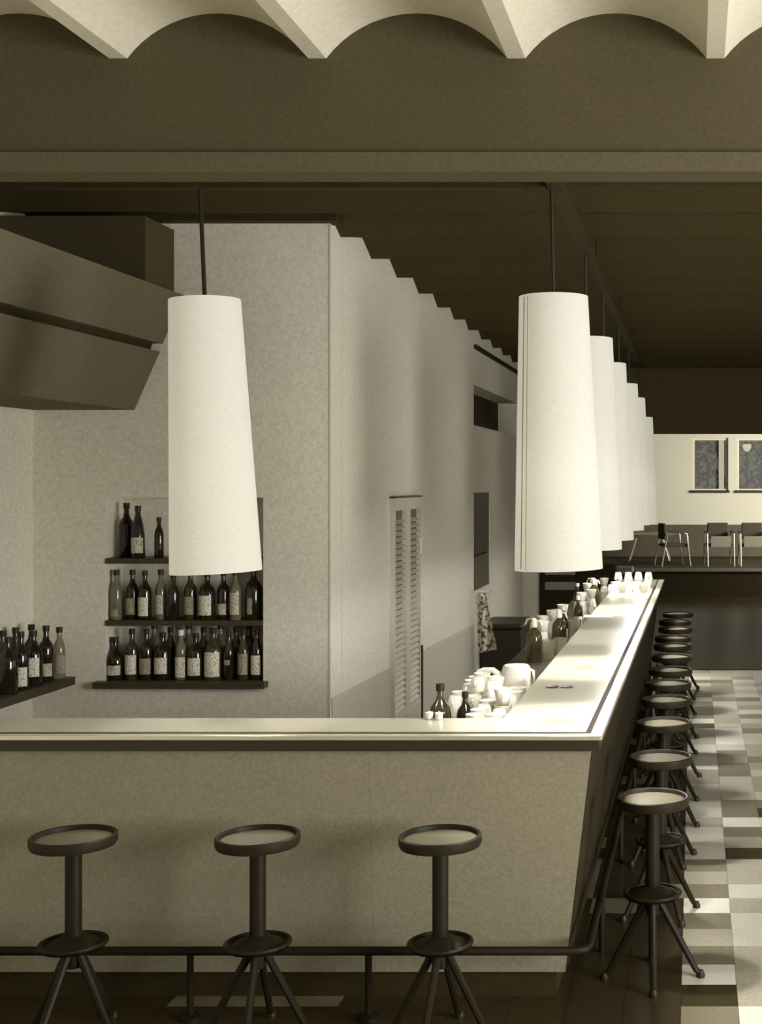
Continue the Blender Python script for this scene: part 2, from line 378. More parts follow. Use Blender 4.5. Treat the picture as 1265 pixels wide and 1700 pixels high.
# ------------------------------------------------------------------ bar counter
ZB = 1.10
bar = empty('bar_counter', (-.36, 5.19, 0)); tag(bar, 'long L-shaped bar with pale top, metal edge and slanted front', 'bar counter')
def bp(mb):     # shift a builder from world to the bar's own frame
    mb.v = [(x+.36, y-5.19, z) for x, y, z in mb.v]; return mb
def poly(pts, z0, z1): return MB().hexa([(x, d, z0) for x, d in pts], [(x, d, z1) for x, d in pts])
OX = lambda d: -.36+(d-5.19)*.06/8.21           # outer edge drifts a little along the bar
IX = lambda d: -.80+(d-5.58)*.055/7.82
XE, DE = XL+.02, 13.4
def lpoly(fo, so, inn=0):          # fo: inset from the front edge, so: inset from the side edge
    return [(XE, 5.19+fo), (OX(5.19)-so, 5.19+fo), (OX(DE)-so, DE), (IX(DE)+inn, DE), (IX(5.58)+inn, 5.58-inn), (XE, 5.58-inn)]
bp(poly(lpoly(.086, .070), ZB-.02, ZB)).build('bar_top', BTOP, bar)
def lstrip(fa, sa, fb, sb, z0, z1):
    lo = [(XE, 5.19+fa), (OX(5.19)-sa, 5.19+fa), (OX(DE)-sa, DE), (OX(DE)-sb, DE), (OX(5.19)-sb, 5.19+fb), (XE, 5.19+fb)]
    return bp(poly(lo, z0, z1))
lstrip(.0, .0, .046, .050, ZB-.018, ZB+.001).build('edge_trim', BEDGE, bar, bevel=.004)
lstrip(.0465, .0505, .0855, .0695, ZB-.02, ZB-.003).build('edge_inlay', BGRV, bar)
bp(poly(lpoly(.012, .012, .01), ZB-.062, ZB-.0205)).build('edge_fascia', mat('bar_fascia', (50, 42, 24), .5), bar)
# slanted panels
ztop, zbot = ZB-.062, .115
def slant(x0, x1, off_t=.05, off_b=.165, th=.03):
    return MB().hexa([(x0, 5.19+off_b, zbot), (x1[1], 5.19+off_b, zbot), (x1[1], 5.19+off_b+th, zbot), (x0, 5.19+off_b+th, zbot)],
                     [(x0, 5.19+off_t, ztop), (x1[0], 5.19+off_t, ztop), (x1[0], 5.19+off_t+th, ztop), (x0, 5.19+off_t+th, ztop)])
seams = [XE, -2.61, -1.288]
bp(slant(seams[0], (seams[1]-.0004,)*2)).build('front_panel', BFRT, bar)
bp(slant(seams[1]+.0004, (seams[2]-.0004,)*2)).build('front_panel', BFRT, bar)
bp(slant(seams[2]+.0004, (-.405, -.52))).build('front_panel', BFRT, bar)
def sidep(d0, d1):
    s0, s1 = OX(d0)-OX(5.19), OX(d1)-OX(5.19)
    fd = (d0 == 5.19)
    a, b = (5.241, 5.356) if fd else (d0, d0)
    return MB().hexa([(-.519+s0, b, zbot), (-.489-.03+.002+s0, b, zbot), (-.519+s1+.002, d1, zbot), (-.549+s1, d1, zbot)],
                     [(-.434+s0, a, ztop), (-.403+s0, a, ztop), (-.403+s1, d1, ztop), (-.434+s1, d1, ztop)])
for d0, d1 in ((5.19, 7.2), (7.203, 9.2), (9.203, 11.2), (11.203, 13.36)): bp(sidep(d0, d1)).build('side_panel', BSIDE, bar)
kick = MB(); kick.box(XE, -.56, 5.40, 5.43, 0, zbot); kick.box(-.59, -.56, 5.43, 13.3, 0, zbot); bp(kick).build('toe_kick', DARK, bar)
inn = MB(); inn.box(XE, -.80, 5.53, 5.555, 0, ztop); inn.box(-.785, -.76, 5.555, 13.3, 0, ztop); inn.box(-.75, -.43, 13.33, 13.36, 0, ztop)
bp(inn).build('inner_panel', DARK, bar)
rail = bp(MB().tube([(XE, 5.17, .265), (-.46, 5.17, .265), (-.425, 5.19, .265), (-.415, 5.23, .265), (-.36, 13.3, .265)], .017, 10)).build('foot_rail', STL, bar, True)
for x in (-3.3, -1.965, -.63-.64): bp(MB().tube([(x, 5.17, 0), (x, 5.17, .25)], .014, 8).lathe([(.045, 0), (.045, .012), (.016, .02)], 12, x, 5.17, 0)).build('rail_post', STL, rail, True)
for d in (5.9, 7.3, 8.7, 10.1, 11.5, 12.9):
    x = -.415+(d-5.23)*.055/8.07; bp(MB().tube([(x, d, 0), (x, d, .25)], .014, 8)).build('rail_post', STL, rail, True)

# workbench behind the bar
ZW = .93
wk = empty('workbench', (-.99, 5.62, 0)); tag(wk, 'narrow dark work shelf behind the bar holding cups and bottles', 'workbench')
MB().box(-.20, .19, 0, 7.6, ZW-.03, ZW).build('bench_top', SHELF, wk)
MB().box(-.18, .16, .03, 7.57, 0, ZW-.03).build('bench_body', DARK, wk)

# ------------------------------------------------------------------ bar stools
def make_stool():
    r = empty('bar_stool')
    R, zs = .155, .77
    MB().lathe([(R-.02, zs-.045), (R-.006, zs-.042), (R, zs-.030), (R, zs-.004), (R-.005, zs), (R-.014, zs-.002), (R-.018, zs-.016), (R-.03, zs-.045)], 40, cap=False).build('seat_rim', RIM, r, True)
    MB().lathe([(0, zs-.044), (R-.02, zs-.044), (R-.019, zs-.017), (R-.05, zs-.011), (0, zs-.009)], 40).build('seat_pad', PAD, r, True)
    MB().lathe([(.026, .27), (.030, .31), (.030, zs-.07), (.06, zs-.05), (.06, zs-.044)], 20).build('pole', STL, r, True)
    ring = [(.116*math.cos(2*PI*k/36), .116*math.sin(2*PI*k/36), .362) for k in range(36)]
    fr = MB().tube(ring, .0085, 8, True).build('foot_ring', STL, r, True)
    MB().lathe([(.113, .352), (.112, .362), (.10, .358), (.032, .392), (.030, .38), (.10, .344), (.113, .346)], 28, cap=False).build('dish', STL, fr, True)
    for k in range(4):
        a = PI/4+k*PI/2+.35; c, s = math.cos(a), math.sin(a)
        lg = MB().tube([(.018*c, .018*s, .345), (.05*c, .05*s, .285), (.185*c, .185*s, .03), (.205*c, .205*s, .018)], .017, 8, r2=.012).build('leg', STL, r, True)
        MB().lathe([(.018, 0), (.02, .012), (.012, .03)], 10, .203*c, .203*s, 0).build('foot_cap', BLK, lg, True)
    return r
st0 = make_stool()
front = [(122, 'leftmost of the three stools before the pale bar front'), (428, 'middle of the three stools before the pale bar front'), (731, 'rightmost of the three stools before the pale bar front, nearest the corner')]
sd = 4.985
for k, (px, lb) in enumerate(front):
    o = st0 if k == 0 else copy_tree(st0)
    o.location = ((px-VX)*sd/F, sd, 0); o.rotation_euler.z = (.1, .5, .25)[k]
    tag(o, 'round-seated pedestal stool, '+lb, 'bar stool', 'stools in front of the bar')
offs = [523, 456, 399, 361, 334, 312, 290, 272, 259, 244, 232, 219]
for k, of in enumerate(offs):
    o = copy_tree(st0); d = (E-.77)*F/of
    o.location = (-.168+random.uniform(-.012, .012), d, 0); o.rotation_euler.z = random.uniform(0, 1.5)
    wh = ['nearest stool on the dark side of the bar, beside the corner'] + [f'{ORD[i]} stool from the corner along the dark side of the bar' for i in range(1, 11)] + ['farthest stool along the dark side of the bar']
    tag(o, 'round-seated '+wh[k], 'bar stool', 'stools along the side of the bar')

# ------------------------------------------------------------------ lamps
LZ0, LZ1 = 1.7325, 2.8625
RAIL = 3.31
def rail_thing(name, a, b, label):
    o = empty(name, a); tag(o, label, 'lamp rail')
    A, B = Vector((0, 0, 0)), Vector(b)-Vector(a)
    if abs(B.y) > abs(B.x):
        MB().box(-.028, .028, 0, B.y, 0, .045).build('channel', DARK, o)
        for q in (.3, 2.5, 4.9, 7.2): MB().tube([(0, q, .045), (0, q, .21)], .008, 6).build('hanger', DARK, o)
    else:
        MB().box(B.x, 0, -.028, .028, 0, .045).build('channel', DARK, o)
        for q in (-.4, -1.6, -2.8): MB().tube([(q, 0, .045), (q, 0, .20)], .008, 6).build('hanger', DARK, o)
rail_thing('lamp_rail', (-.575, 5.36, RAIL), (-.575, 14.3, RAIL), 'dark rail under the ceiling carrying the receding row of lamps')
rail_thing('lamp_rail', (-.61, 5.5, RAIL), (XL+.03, 5.5, RAIL), 'dark cross rail under the ceiling carrying the left lamp')
def lamp(x, d, ztop, tilt, label, seam=None, power=9.0):
    r = empty('pendant_lamp', (x, d, ztop)); tag(r, label, 'lamp', 'tall tapered pendant lamps over the bar')
    H = LZ1-LZ0; r0, r1 = .1425, .1825
    rod_top = RAIL-ztop
    r.rotation_euler = (0, -tilt, 0)
    o = MB().lathe([(r0, 0), (r1, -H)], 48, cap=False).build('lamp_shade', SHADE, r, True)
    MB().lathe([(r0-.003, -.02), (.02, -.02), (.02, -.024), (r0-.003, -.024)], 32, cap=False).build('top_diffuser', SHIN, o, True)  # unseen opaque cap, added to keep lamp light off the ceiling
    hp = MB()
    for zz, rr in ((-.012, r0-.006), (-H+.012, r1-.006)):
        hp.tube([((rr-.003)*math.cos(2*PI*k/48), (rr-.003)*math.sin(2*PI*k/48), zz) for k in range(48)], .004, 6, True)
    hp.build('wire_ring', SEAM, o, True)
    sp = MB()
    for k in range(3):
        a = k*2*PI/3; sp.tube([(0, 0, -.03), ((r0-.004)*math.cos(a), (r0-.004)*math.sin(a), -.006)], .003, 6)
    sp.build('spider', STL, r)
    MB().tube([(0, 0, -.46), (0, 0, rod_top-.002)], .009, 8).build('rod', BLK, r, True)
    MB().lathe([(.012, -.40), (.022, -.41), (.022, -.48), (.012, -.485)], 12).build('socket', BLK, r, True)
    bu = MB().lathe([(.012, -.485), (.02, -.50), (.034, -.545), (.026, -.585), (.0, -.60)], 14).build('bulb', LIT, r, True)
    if seam is not None:
        for q in seam:
            c, s = math.cos(q), math.sin(q)
            MB().tube([((r0+.0015)*c, (r0+.0015)*s, -.01), ((r1+.0015)*c, (r1+.0015)*s, -H+.01)], .002, 5).build('seam', SEAM, o)
    l = bpy.data.lights.new('lamp_bulb_light', 'POINT'); l.energy = power; l.color = (.985, .985, 1.0); l.shadow_soft_size = .035
    lo = bpy.data.objects.new('bulb_light', l); C.objects.link(lo); lo.parent = r; lo.location = (0, 0, -.76)
    MB().lathe([(.0, -H+.155), (.022, -H+.15), (.022, -H+.125), (.034, -H+.085), (.026, -H+.045), (0, -H+.035)], 14).build('bulb', LIT, r, True)  # second bulb, added low in the shade to light counter and walls
    MB().tube([(0, 0, -.60), (0, 0, -H+.155)], .006, 6).build('bulb_stem', BLK, r)
    l2 = bpy.data.lights.new('lower_bulb_light', 'POINT'); l2.energy = power*LOW; l2.color = (.985, .985, 1.0); l2.shadow_soft_size = .05  # wide fill light of the added lower bulb
    lo = bpy.data.objects.new('bulb_light', l2); C.objects.link(lo); lo.parent = r; lo.location = (0, 0, -H+.075)  # light of the added lower bulb
    return r
LIT = bpy.data.materials.new('lit_bulb'); LIT.use_nodes = True
LIT.node_tree.nodes['Principled BSDF'].inputs['Emission Color'].default_value = (1, .93, .78, 1); LIT.node_tree.nodes['Principled BSDF'].inputs['Emission Strength'].default_value = 4
LP = 112.0; LOW = .95
lamp((340-VX)*5.5/F, 5.5, E+(798-498)*5.5/F, math.radians(2.4), 'tall white tapered lamp hanging alone in front of the bottle niche', power=LP*.28)
rl = [(919, 493, 5.5), (None, 562, 7.1), (None, 604, 8.5), (None, 638, 10.25), (None, 661, 11.8), (None, 693, 14.0)]
nm = ['nearest and largest of the receding row of white lamps over the bar', 'second white lamp in the receding row, just behind the largest', 'third white lamp in the receding row over the bar',
      'fourth white lamp in the receding row over the bar', 'fifth white lamp in the receding row over the bar', 'farthest white lamp of the receding row over the bar']
for k, (px, py, d) in enumerate(rl):
    x = (px-VX)*d/F if px else -.578
    lamp(x, d, E+(798-py)*d/F, math.radians(1.1 if k == 0 else .5), nm[k], seam=(-2.45, -2.28) if k == 0 else None, power=LP*(.35 if k == 2 else 1))

# ------------------------------------------------------------------ bottles
PROF = {
 'tall':  [(0, 0), (.036, 0), (.039, .006), (.039, .175), (.034, .20), (.018, .225), (.0135, .25), (.0135, .29), (.016, .292), (.016, .30), (0, .30)],
 'squat': [(0, 0), (.046, 0), (.05, .008), (.05, .105), (.044, .135), (.022, .165), (.014, .19), (.014, .225), (.018, .227), (.018, .238), (0, .238)],
 'slope': [(0, 0), (.036, 0), (.040, .006), (.038, .13), (.028, .20), (.015, .25), (.0135, .29), (.016, .292), (.016, .30), (0, .30)],
 'broad': [(0, 0), (.044, 0), (.048, .008), (.048, .165), (.040, .195), (.018, .22), (.0145, .245), (.0145, .275), (.018, .277), (.018, .288), (0, .288)],
 'slim':  [(0, 0), (.028, 0), (.031, .006), (.031, .16), (.026, .19), (.0135, .22), (.0125, .27), (.015, .272), (.015, .28), (0, .28)],
}
BOT = {}
def bottle(loc, kind, glass, lab, label, group, sc=1.0, cap=None, rz=0.0, parts=True):
    """lab: None or (paper index, z0, z1, half angle)"""
    o = empty('bottle', loc, rz); o.scale = (sc, sc, sc); tag(o, label, 'bottle', group)
    key = (kind, glass)
    if key not in BOT: BOT[key] = MB().lathe(PROF[kind], 18).mesh('bottle_glass', GL[glass], True)
    g = bpy.data.objects.new('glass', BOT[key]); C.objects.link(g); g.parent = o
    if lab:
        pi_, z0, z1, ha = lab
        rr = max(r for r, z in PROF[kind] if z < .12)+.0012
        MB().lathe([(rr, z0), (rr, z1)], 10, a0=-PI/2-ha, a1=-PI/2+ha, cap=False).build('paper_label', PAPER[pi_], o, True)
    top = PROF[kind][-1][1]; rt = PROF[kind][-2][0]
    MB().lathe([(rt+.001, top-.028), (rt+.0015, top+.003), (0, top+.004)], 12).build('cap', cap or BLK, o, True)
    return o
def nicheb(px, ztop_shelf, row=0): return ((px-VX)*(7.545+row*.085)/F, 7.545+row*.085, ztop_shelf)
s_top, s_mid, s_bot = E-(927-VY)*7.5/F, E-(1030-VY)*7.5/F, E-(1130-VY)*7.5/F
face = math.atan2(-3.0, 7.5)   # labels turn a little towards the room
def shelf_board(name, x0, x1, d0, d1, zt, th, label):
    o = MB().box(0, x1-x0, 0, d1-d0, -th, 0).build(name, SHELF, bevel=.003); o.location = (x0, d0, zt); tag(o, label, 'shelf'); return o
shelf_board('niche_shelf', NX0+.002, NX1-.002, 7.49, 7.718, s_top, .03, 'upper thin wooden shelf of the bottle niche')
shelf_board('niche_shelf', NX0+.002, NX1-.002, 7.49, 7.718, s_mid, .03, 'middle thin wooden shelf of the bottle niche')
shelf_board('niche_shelf', NX0-.045, NX1+.03, 7.43, 7.498, s_bot, .036, 'projecting wooden ledge at the foot of the bottle niche')
MB().box(NX0+.001, NX1-.001, 7.5, 7.719, NZ0-.03, s_bot).build('niche_base', SHELF); bpy.data.objects['niche_base']['kind'] = 'structure'; bpy.data.objects['niche_base']['label'] = 'dark base board inside the niche'
G1 = 'bottles on the upper niche shelf'; G2 = 'bottles on the middle niche shelf'; G3 = 'bottles in the front row at the foot of the niche'; G4 = 'bottles in the back row at the foot of the niche'; G5 = 'bottles on the left wall shelf'
bottle(nicheb(210, s_top, .75), 'tall', 0, None, 'tall dark unlabelled bottle at the left of the upper niche shelf', G1, 1.03)
bottle(nicheb(229, s_top, -.12), 'slope', 0, (2, .03, .12, .9), 'dark bottle with oval pale label on the upper niche shelf', G1, .98, rz=.2)
bottle(nicheb(264, s_top), 'slim', 0, None, 'shorter dark bottle beside the lamp on the upper niche shelf', G1, .82)
mid = [(193, 'slim', 2, (1, .02, .06, .8), 'clear bottle with faint low label, first from left on the middle niche shelf', 1.0),
       (220, 'tall', 0, (1, .03, .13, .9), 'dark bottle with grey label, second from left on the middle niche shelf', .93),
       (240.5, 'tall', 0, (0, .025, .14, 1.0), 'dark bottle with large white label, third from left on the middle niche shelf', .92),
       (267, 'slim', 2, (2, .03, .14, .9), 'clear bottle with tall pale label, fourth from left on the middle niche shelf', 1.0),
       (288, 'slim', 0, None, 'slim dark unlabelled bottle, fifth from left on the middle niche shelf', .93),
       (316, 'tall', 1, (1, .03, .14, 1.0), 'bottle with grey square label under the lamp on the middle niche shelf', .93),
       (344, 'broad', 0, (0, .03, .15, .95), 'broad dark bottle with large white label under the lamp on the middle shelf', .93),
       (371, 'tall', 0, (2, .03, .10, .9), 'dark bottle with pale half label, third from right on the middle niche shelf', .90),
       (391, 'slim', 2, (2, .03, .155, 1.1), 'clear bottle with tall white label, second from right on the middle niche shelf', 1.0),
       (421, 'broad', 0, (1, .03, .12, .3), 'broad dark bottle with thin strip label, last on the middle niche shelf', 1.03)]
for k, (px, kd, g, lb, tx, sc) in enumerate(mid): bottle(nicheb(px, s_mid, .35*(k % 2)), kd, g, lb, tx, G2, sc, rz=-.15)
bot = [(191, 'squat', 0, (2, .03, .085, 1.1), 'squat dark bottle with wide label at the left end of the niche foot', 1.0),
       (219, 'tall', 1, (0, .035, .15, 1.1), 'bottle with white label and dark spot, second from left at the niche foot', .95),
       (243, 'tall', 0, (1, .035, .13, 1.1), 'dark bottle with grey label, third from left at the niche foot', .95),
       (270, 'broad', 0, (0, .04, .14, 1.0), 'broad dark bottle with big white label, fourth from left at the niche foot', .92),
       (300.5, 'slim', 2, (0, .015, .13, 1.2), 'clear bottle with white label and white cap at the niche foot', 1.0),
       (325, 'broad', 0, (0, .03, .14, 1.0), 'broad dark bottle with banded white label at the niche foot', .90),
       (354, 'broad', 1, (0, .02, .16, 1.2), 'broadest bottle with the largest white label at the niche foot', 1.0),
       (380, 'slim', 0, (1, .09, .12, .6), 'slim dark bottle with tiny neck label at the niche foot', .95),
       (404, 'slim', 1, (1, .03, .15, 1.2), 'bottle with grey label, second from right at the niche foot', 1.0),
       (426, 'slim', 0, (0, .03, .14, 1.1), 'dark bottle with narrow white label at the right end of the niche foot', 1.0)]
for k, (px, kd, g, lb, tx, sc) in enumerate(bot): bottle(nicheb(px, s_bot), kd, g, lb, tx, G3, sc, cap=WHT if k in (4,) else None, rz=-.12)
for k, px in enumerate((256, 283, 313, 338, 366, 392, 414)):
    wh = ['leftmost', 'second from left', 'third from left', 'fourth from left', 'third from right', 'second from right', 'rightmost'][k]
    bottle(nicheb(px, s_bot, 1.15), ('tall', 'slim')[k % 2], (2, 0, 2, 1, 2, 0, 1)[k], None, f'{wh} bottle in the back row at the niche foot, only its neck showing', G4, 1.02)
# left wall shelf
zl_ = E-(1125-VY)*7.35/F
o = MB().box(0, .285, 0, 1.75, -.045, 0).build('wall_shelf', SHELF, bevel=.003); o.location = (XL+.002, 5.65, zl_); tag(o, 'dark wooden shelf with bottles on the left wall under the hood', 'shelf')
lft = [(7.33, -3.51, 'slim', 2, (1, .03, .13, 1.0), 'clear bottle at the far end of the left wall shelf'),
       (7.22, -3.53, 'tall', 0, (2, .03, .10, .8), 'dark bottle with small banded label near the far end of the left shelf'),
       (7.28, -3.64, 'tall', 0, None, 'dark unlabelled bottle against the wall at the far end of the left shelf'),
       (7.08, -3.53, 'broad', 0, (0, .05, .15, .6), 'dark bottle with crescent white label on the left wall shelf'),
       (7.13, -3.65, 'slope', 0, None, 'dark sloping bottle against the wall in the middle of the left shelf'),
       (6.93, -3.52, 'tall', 0, (0, .02, .12, .8), 'dark bottle with bright square label on the left wall shelf'),
       (6.98, -3.64, 'tall', 1, None, 'olive glass bottle against the wall on the left shelf'),
       (6.80, -3.52, 'broad', 0, None, 'broad dark bottle cut by the left picture edge'),
       (6.85, -3.65, 'slim', 0, (1, .1, .13, .7), 'slim dark bottle against the wall near the left picture edge')]
for d, x, kd, g, lb, tx in lft: bottle((x, d, zl_), kd, g, lb, tx, G5, 1.0, rz=.5)

# ------------------------------------------------------------------ louvred shutter on the side wall
sh = empty('louvred_shutter', (XS, 8.97, .45)); tag(sh, 'pale two-leaf louvred shutter on the side wall behind the bar', 'shutter')
Hs = 1.53
fr = MB()
for y0, y1 in ((0, .03), (.36, .50), (.83, .86)): fr.box(0, .035, y0, y1, 0, Hs)
fr.box(0, .034, .03, .83, Hs-.085, Hs); fr.box(0, .034, .03, .83, 0, .05)
fr.build('frame', LOUV, sh)
MB().box(0, .006, .03, .83, .05, Hs-.085).build('backing', mat('louvre_back', (112, 104, 80), .9), sh)
MB().box(.0, .045, -.01, .87, Hs, Hs+.012).build('head_strip', SHELF, sh)
sl = MB().hexa([(.008, 0, .020), (.010, 0, .024), (.036, 0, .004), (.034, 0, .0)], [(.008, .328, .020), (.010, .328, .024), (.036, .328, .004), (.034, .328, .0)]).mesh('slat', LOUV)
nsl = int((Hs-.16)/.042)
for y0 in (.031, .501):
    for k in range(nsl):
        o = bpy.data.objects.new('slat', sl); C.objects.link(o); o.parent = sh; o.location = (0, y0, .055+k*.042)
MB().box(.035, .05, .835, .85, Hs-.42, Hs-.30).build('latch', WHT, sh)

# dark recess contents, towel, black cabinet
rc = empty('recess_cupboard', (XS-.24, RD0+.01, RZ0)); tag(rc, 'dark narrow cupboard set in the side wall above the cloth', 'cupboard')
MB().box(0, .015, 0, RD1-RD0-.02, .002, RZ1-RZ0-.004).build('back_board', DARK, rc)
for k, zq in enumerate((.0, .30, .62)): MB().box(.016, .200, .0, RD1-RD0-.02, zq+.002, zq+.02).build('shelf', SHELF, rc)
MB().box(.205, .232, .0, .955, .335, .918).build('door', mat('cupboard_door', (56, 47, 26), .6, noise=.3, nscale=9), rc)
MB().box(.205, .232, .0, .955, .003, .325).build('door', mat('cupboard_lower_door', (84, 76, 52), .6, noise=.35, nscale=14), rc)
tw = empty('hanging_cloth', at(800, 985, 12.2)); tag(tw, 'spotted pale cloth hanging from a hook at the wall end', 'cloth')
xw = at(790, 0, 12.2)[0]; lx = tw.location.x
mb = MB(); nu, nv = 12, 14; vs = []
for side in (0, 1):
    for j in range(nv+1):
        t = j/nv; wl, wr_ = (790+3*t-800), (806+20*t-800)
        for i in range(nu+1):
            u = i/nu; px = wl+(wr_-wl)*u
            vs.append((px*12.2/F, .025*math.sin(u*9+t*1.5)*(.4+t)+side*.008, -t*(100-7*u*t)*12.2/F))
N = (nu+1)*(nv+1); fs = []
for j in range(nv):
    for i in range(nu):
        a = j*(nu+1)+i; fs += [(a, a+1, a+nu+2, a+nu+1), (N+a, N+a+nu+1, N+a+nu+2, N+a+1)]
for j in range(nv):
    for i in (0, nu):
        a = j*(nu+1)+i; fs.append((a, a+nu+1, N+a+nu+1, N+a))
mb.add(vs, fs).build('cloth', TOWEL, tw, True)
MB().tube([(-.10, .02, .012), (.0, .0, .02), (.07, .0, .012), (.09, .0, .03)], .008, 8).build('hook', WHT, tw, True)
cb = empty('cooler_cabinet', (-1.72, 12.95, 0)); tag(cb, 'black low cabinet with rounded top edge behind the bar', 'cabinet')
ax0, ax1 = at(797, 0, 12.7)[0]+1.72, at(868, 0, 12.7)[0]+1.72; zt = at(0, 1036, 12.7)[2]
MB().box(ax0, ax1-.02, -.25, .45, .04, zt-.06).build('body', BLK, cb, bevel=.01)
MB().box(ax0-.005, ax1+.005, -.27, .47, zt-.06, zt).build('lid', BLK, cb, bevel=.03)
MB().box(ax0+.03, ax1-.06, -.22, .42, 0, .04).build('plinth', BLK, cb)

# ------------------------------------------------------------------ things on the bench and bar top
cup_me = MB().lathe([(.0, .0), (.022, .0), (.026, .006), (.036, .055), (.037, .062), (.034, .062), (.031, .05), (.022, .01), (0, .008)], 16).mesh('cup_bowl', WHT, True)
han_me = MB().tube([(.033, 0, .05), (.052, 0, .047), (.055, 0, .03), (.045, 0, .016), (.028, 0, .014)], .004, 6).mesh('cup_handle', WHT, True)
tum_me = MB().lathe([(0, 0), (.026, 0), (.032, .09), (.030, .09), (.0245, .008), (0, .008)], 16).mesh('tumbler_wall', CLR, True)
def cup(loc, label, group, flip=False, rz=0.0, sc=1.0):
    o = empty('cup', loc, rz); o.scale = (sc, sc, sc); tag(o, label, 'cup', group)
    for nm_, me_ in (('bowl', cup_me), ('handle', han_me)):
        c = bpy.data.objects.new(nm_, me_); C.objects.link(c); c.parent = o
        if flip: c.rotation_euler = (PI, 0, 0); c.location.z = .062
def tumbler(loc, label, group, sc=1.0):
    o = bpy.data.objects.new('tumbler', tum_me); C.objects.link(o); o.location = loc; o.scale = (sc, sc, sc); tag(o, label, 'glass', group)
def benchpt(px, py, z=ZW):
    d = (E-z)*F/(py-VY); return ((px-VX)*d/F, d, z)
# two little white pots on the rear edge of the bar, beside the cups
for k, (px, lb) in enumerate(((712.5, 'small white pot at the left of the pair beside the cups'), (728.5, 'small white pot at the right of the pair, next to the cups'))):
    d = 5.56-k*.012; o = empty('small_pot', ((px-VX)*d/F, d, ZB)); tag(o, lb, 'pot', 'pair of small white pots')
    MB().lathe([(.0, 0), (.013, 0), (.0165, .004), (.0165, .024), (.0, .024)], 16).build('pot', WHT, o, True)
    MB().lathe([(.0172, .024), (.0172, .029), (.004, .031), (.004, .034), (0, .035)], 16).build('lid', WHT, o, True)
bottle((-1.16, 6.06, ZW), 'squat', 1, None, 'rounded tinted bottle standing left of the heap of white cups', None, 1.0)
bottle((-1.06, 6.14, ZW), 'squat', 0, (1, .05, .09, .8), 'small dark bottle half hidden by the heap of white cups', None, .8)
GC = 'heap of white cups behind the bar corner'
rnd = random.Random(3)
LAY = ['bottom', 'second', 'top']
for row in range(11):
    d = 5.70+row*.125; pos = 0
    for k in range(4):
        x = -1.14+.0885*k+rnd.uniform(-.001, .001)
        if x > -.86: continue
        if d < 5.95 and x < -1.0 or d < 6.26 and x < -1.0: continue
        if 6.6 < d < 7.0 and x > -1.10: continue
        lev = 1+(rnd.random() < .9)+(rnd.random() < .4 and d > 6.0)
        if 6.6 < d < 7.05: lev = min(lev, 2)
        for q in range(lev):
            cup((x, d, ZW+q*.0727), f'white cup in the heap, {ORD[row]} row from front, {ORD[pos]} from left, {LAY[q]} layer', GC, flip=(row+k+q) % 3 == 0, rz=-PI/2+rnd.uniform(-.15, .15), sc=1.15)
        pos += 1
# white jug with long spout
jg = empty('jug', (-.915, 6.82, ZW)); tag(jg, 'white jug with long spout and handle on the shelf behind the bar corner', 'jug')
MB().lathe([(0, 0), (.078, 0), (.084, .01), (.082, .10), (.074, .19), (.068, .215), (.060, .222), (.0, .224)], 24).build('body', WHT, jg, True)
MB().tube([(-.066, 0, .12), (-.085, 0, .165), (-.12, 0, .195), (-.165, -.004, .198), (-.20, -.006, .188)], .022, 10, r2=.009).build('spout', WHT, jg, True)
MB().tube([(.066, 0, .20), (.088, 0, .19), (.092, 0, .12), (.088, 0, .05), (.08, 0, .03)], .008, 8).build('handle', WHT, jg, True)
# bottles, siphons and glasses further along
def siphon(loc, label, sc=1.0):
    o = empty('soda_siphon', loc, -.5); o.scale = (sc,)*3; tag(o, label, 'siphon', 'siphons on the shelf behind the bar')
    MB().lathe([(0, 0), (.048, 0), (.05, .008), (.05, .16), (.042, .19), (.02, .215), (.016, .23), (0, .23)], 18).build('glass', GL[1], o, True)
    MB().lathe([(.02, .225), (.022, .25), (.018, .275), (0, .285)], 14).build('head', WHT, o, True)
    MB().tube([(.015, 0, .262), (.05, 0, .258), (.06, 0, .235)], .006, 8).build('nozzle', WHT, o, True)
    MB().tube([(-.01, 0, .28), (-.055, 0, .275), (-.07, 0, .24)], .005, 8).build('lever', WHT, o, True)
siphon((-1.03, 8.55, ZW), 'nearest siphon on the work shelf, beside the dark cabinet')
siphon((-.93, 9.15, ZW), 'second siphon along the work shelf among the glasses', 1.0)
siphon((-.90, 11.9, ZW), 'siphon on the far part of the work shelf', 1.05)
gx = [(8.75, -.92, 0), (8.95, -1.02, 1), (9.25, -1.05, 1), (9.45, -.93, 2), (9.65, -1.03, 1), (9.9, -.92, 0), (10.1, -1.0, 1), (10.3, -.90, 2), (11.2, -.95, 1), (11.5, -.89, 1), (11.6, -1.02, 2), (12.2, -.98, 1), (12.4, -.88, 0), (12.6, -.95, 1), (12.85, -.87, 1)]
cnt = {}; tc_ = {}
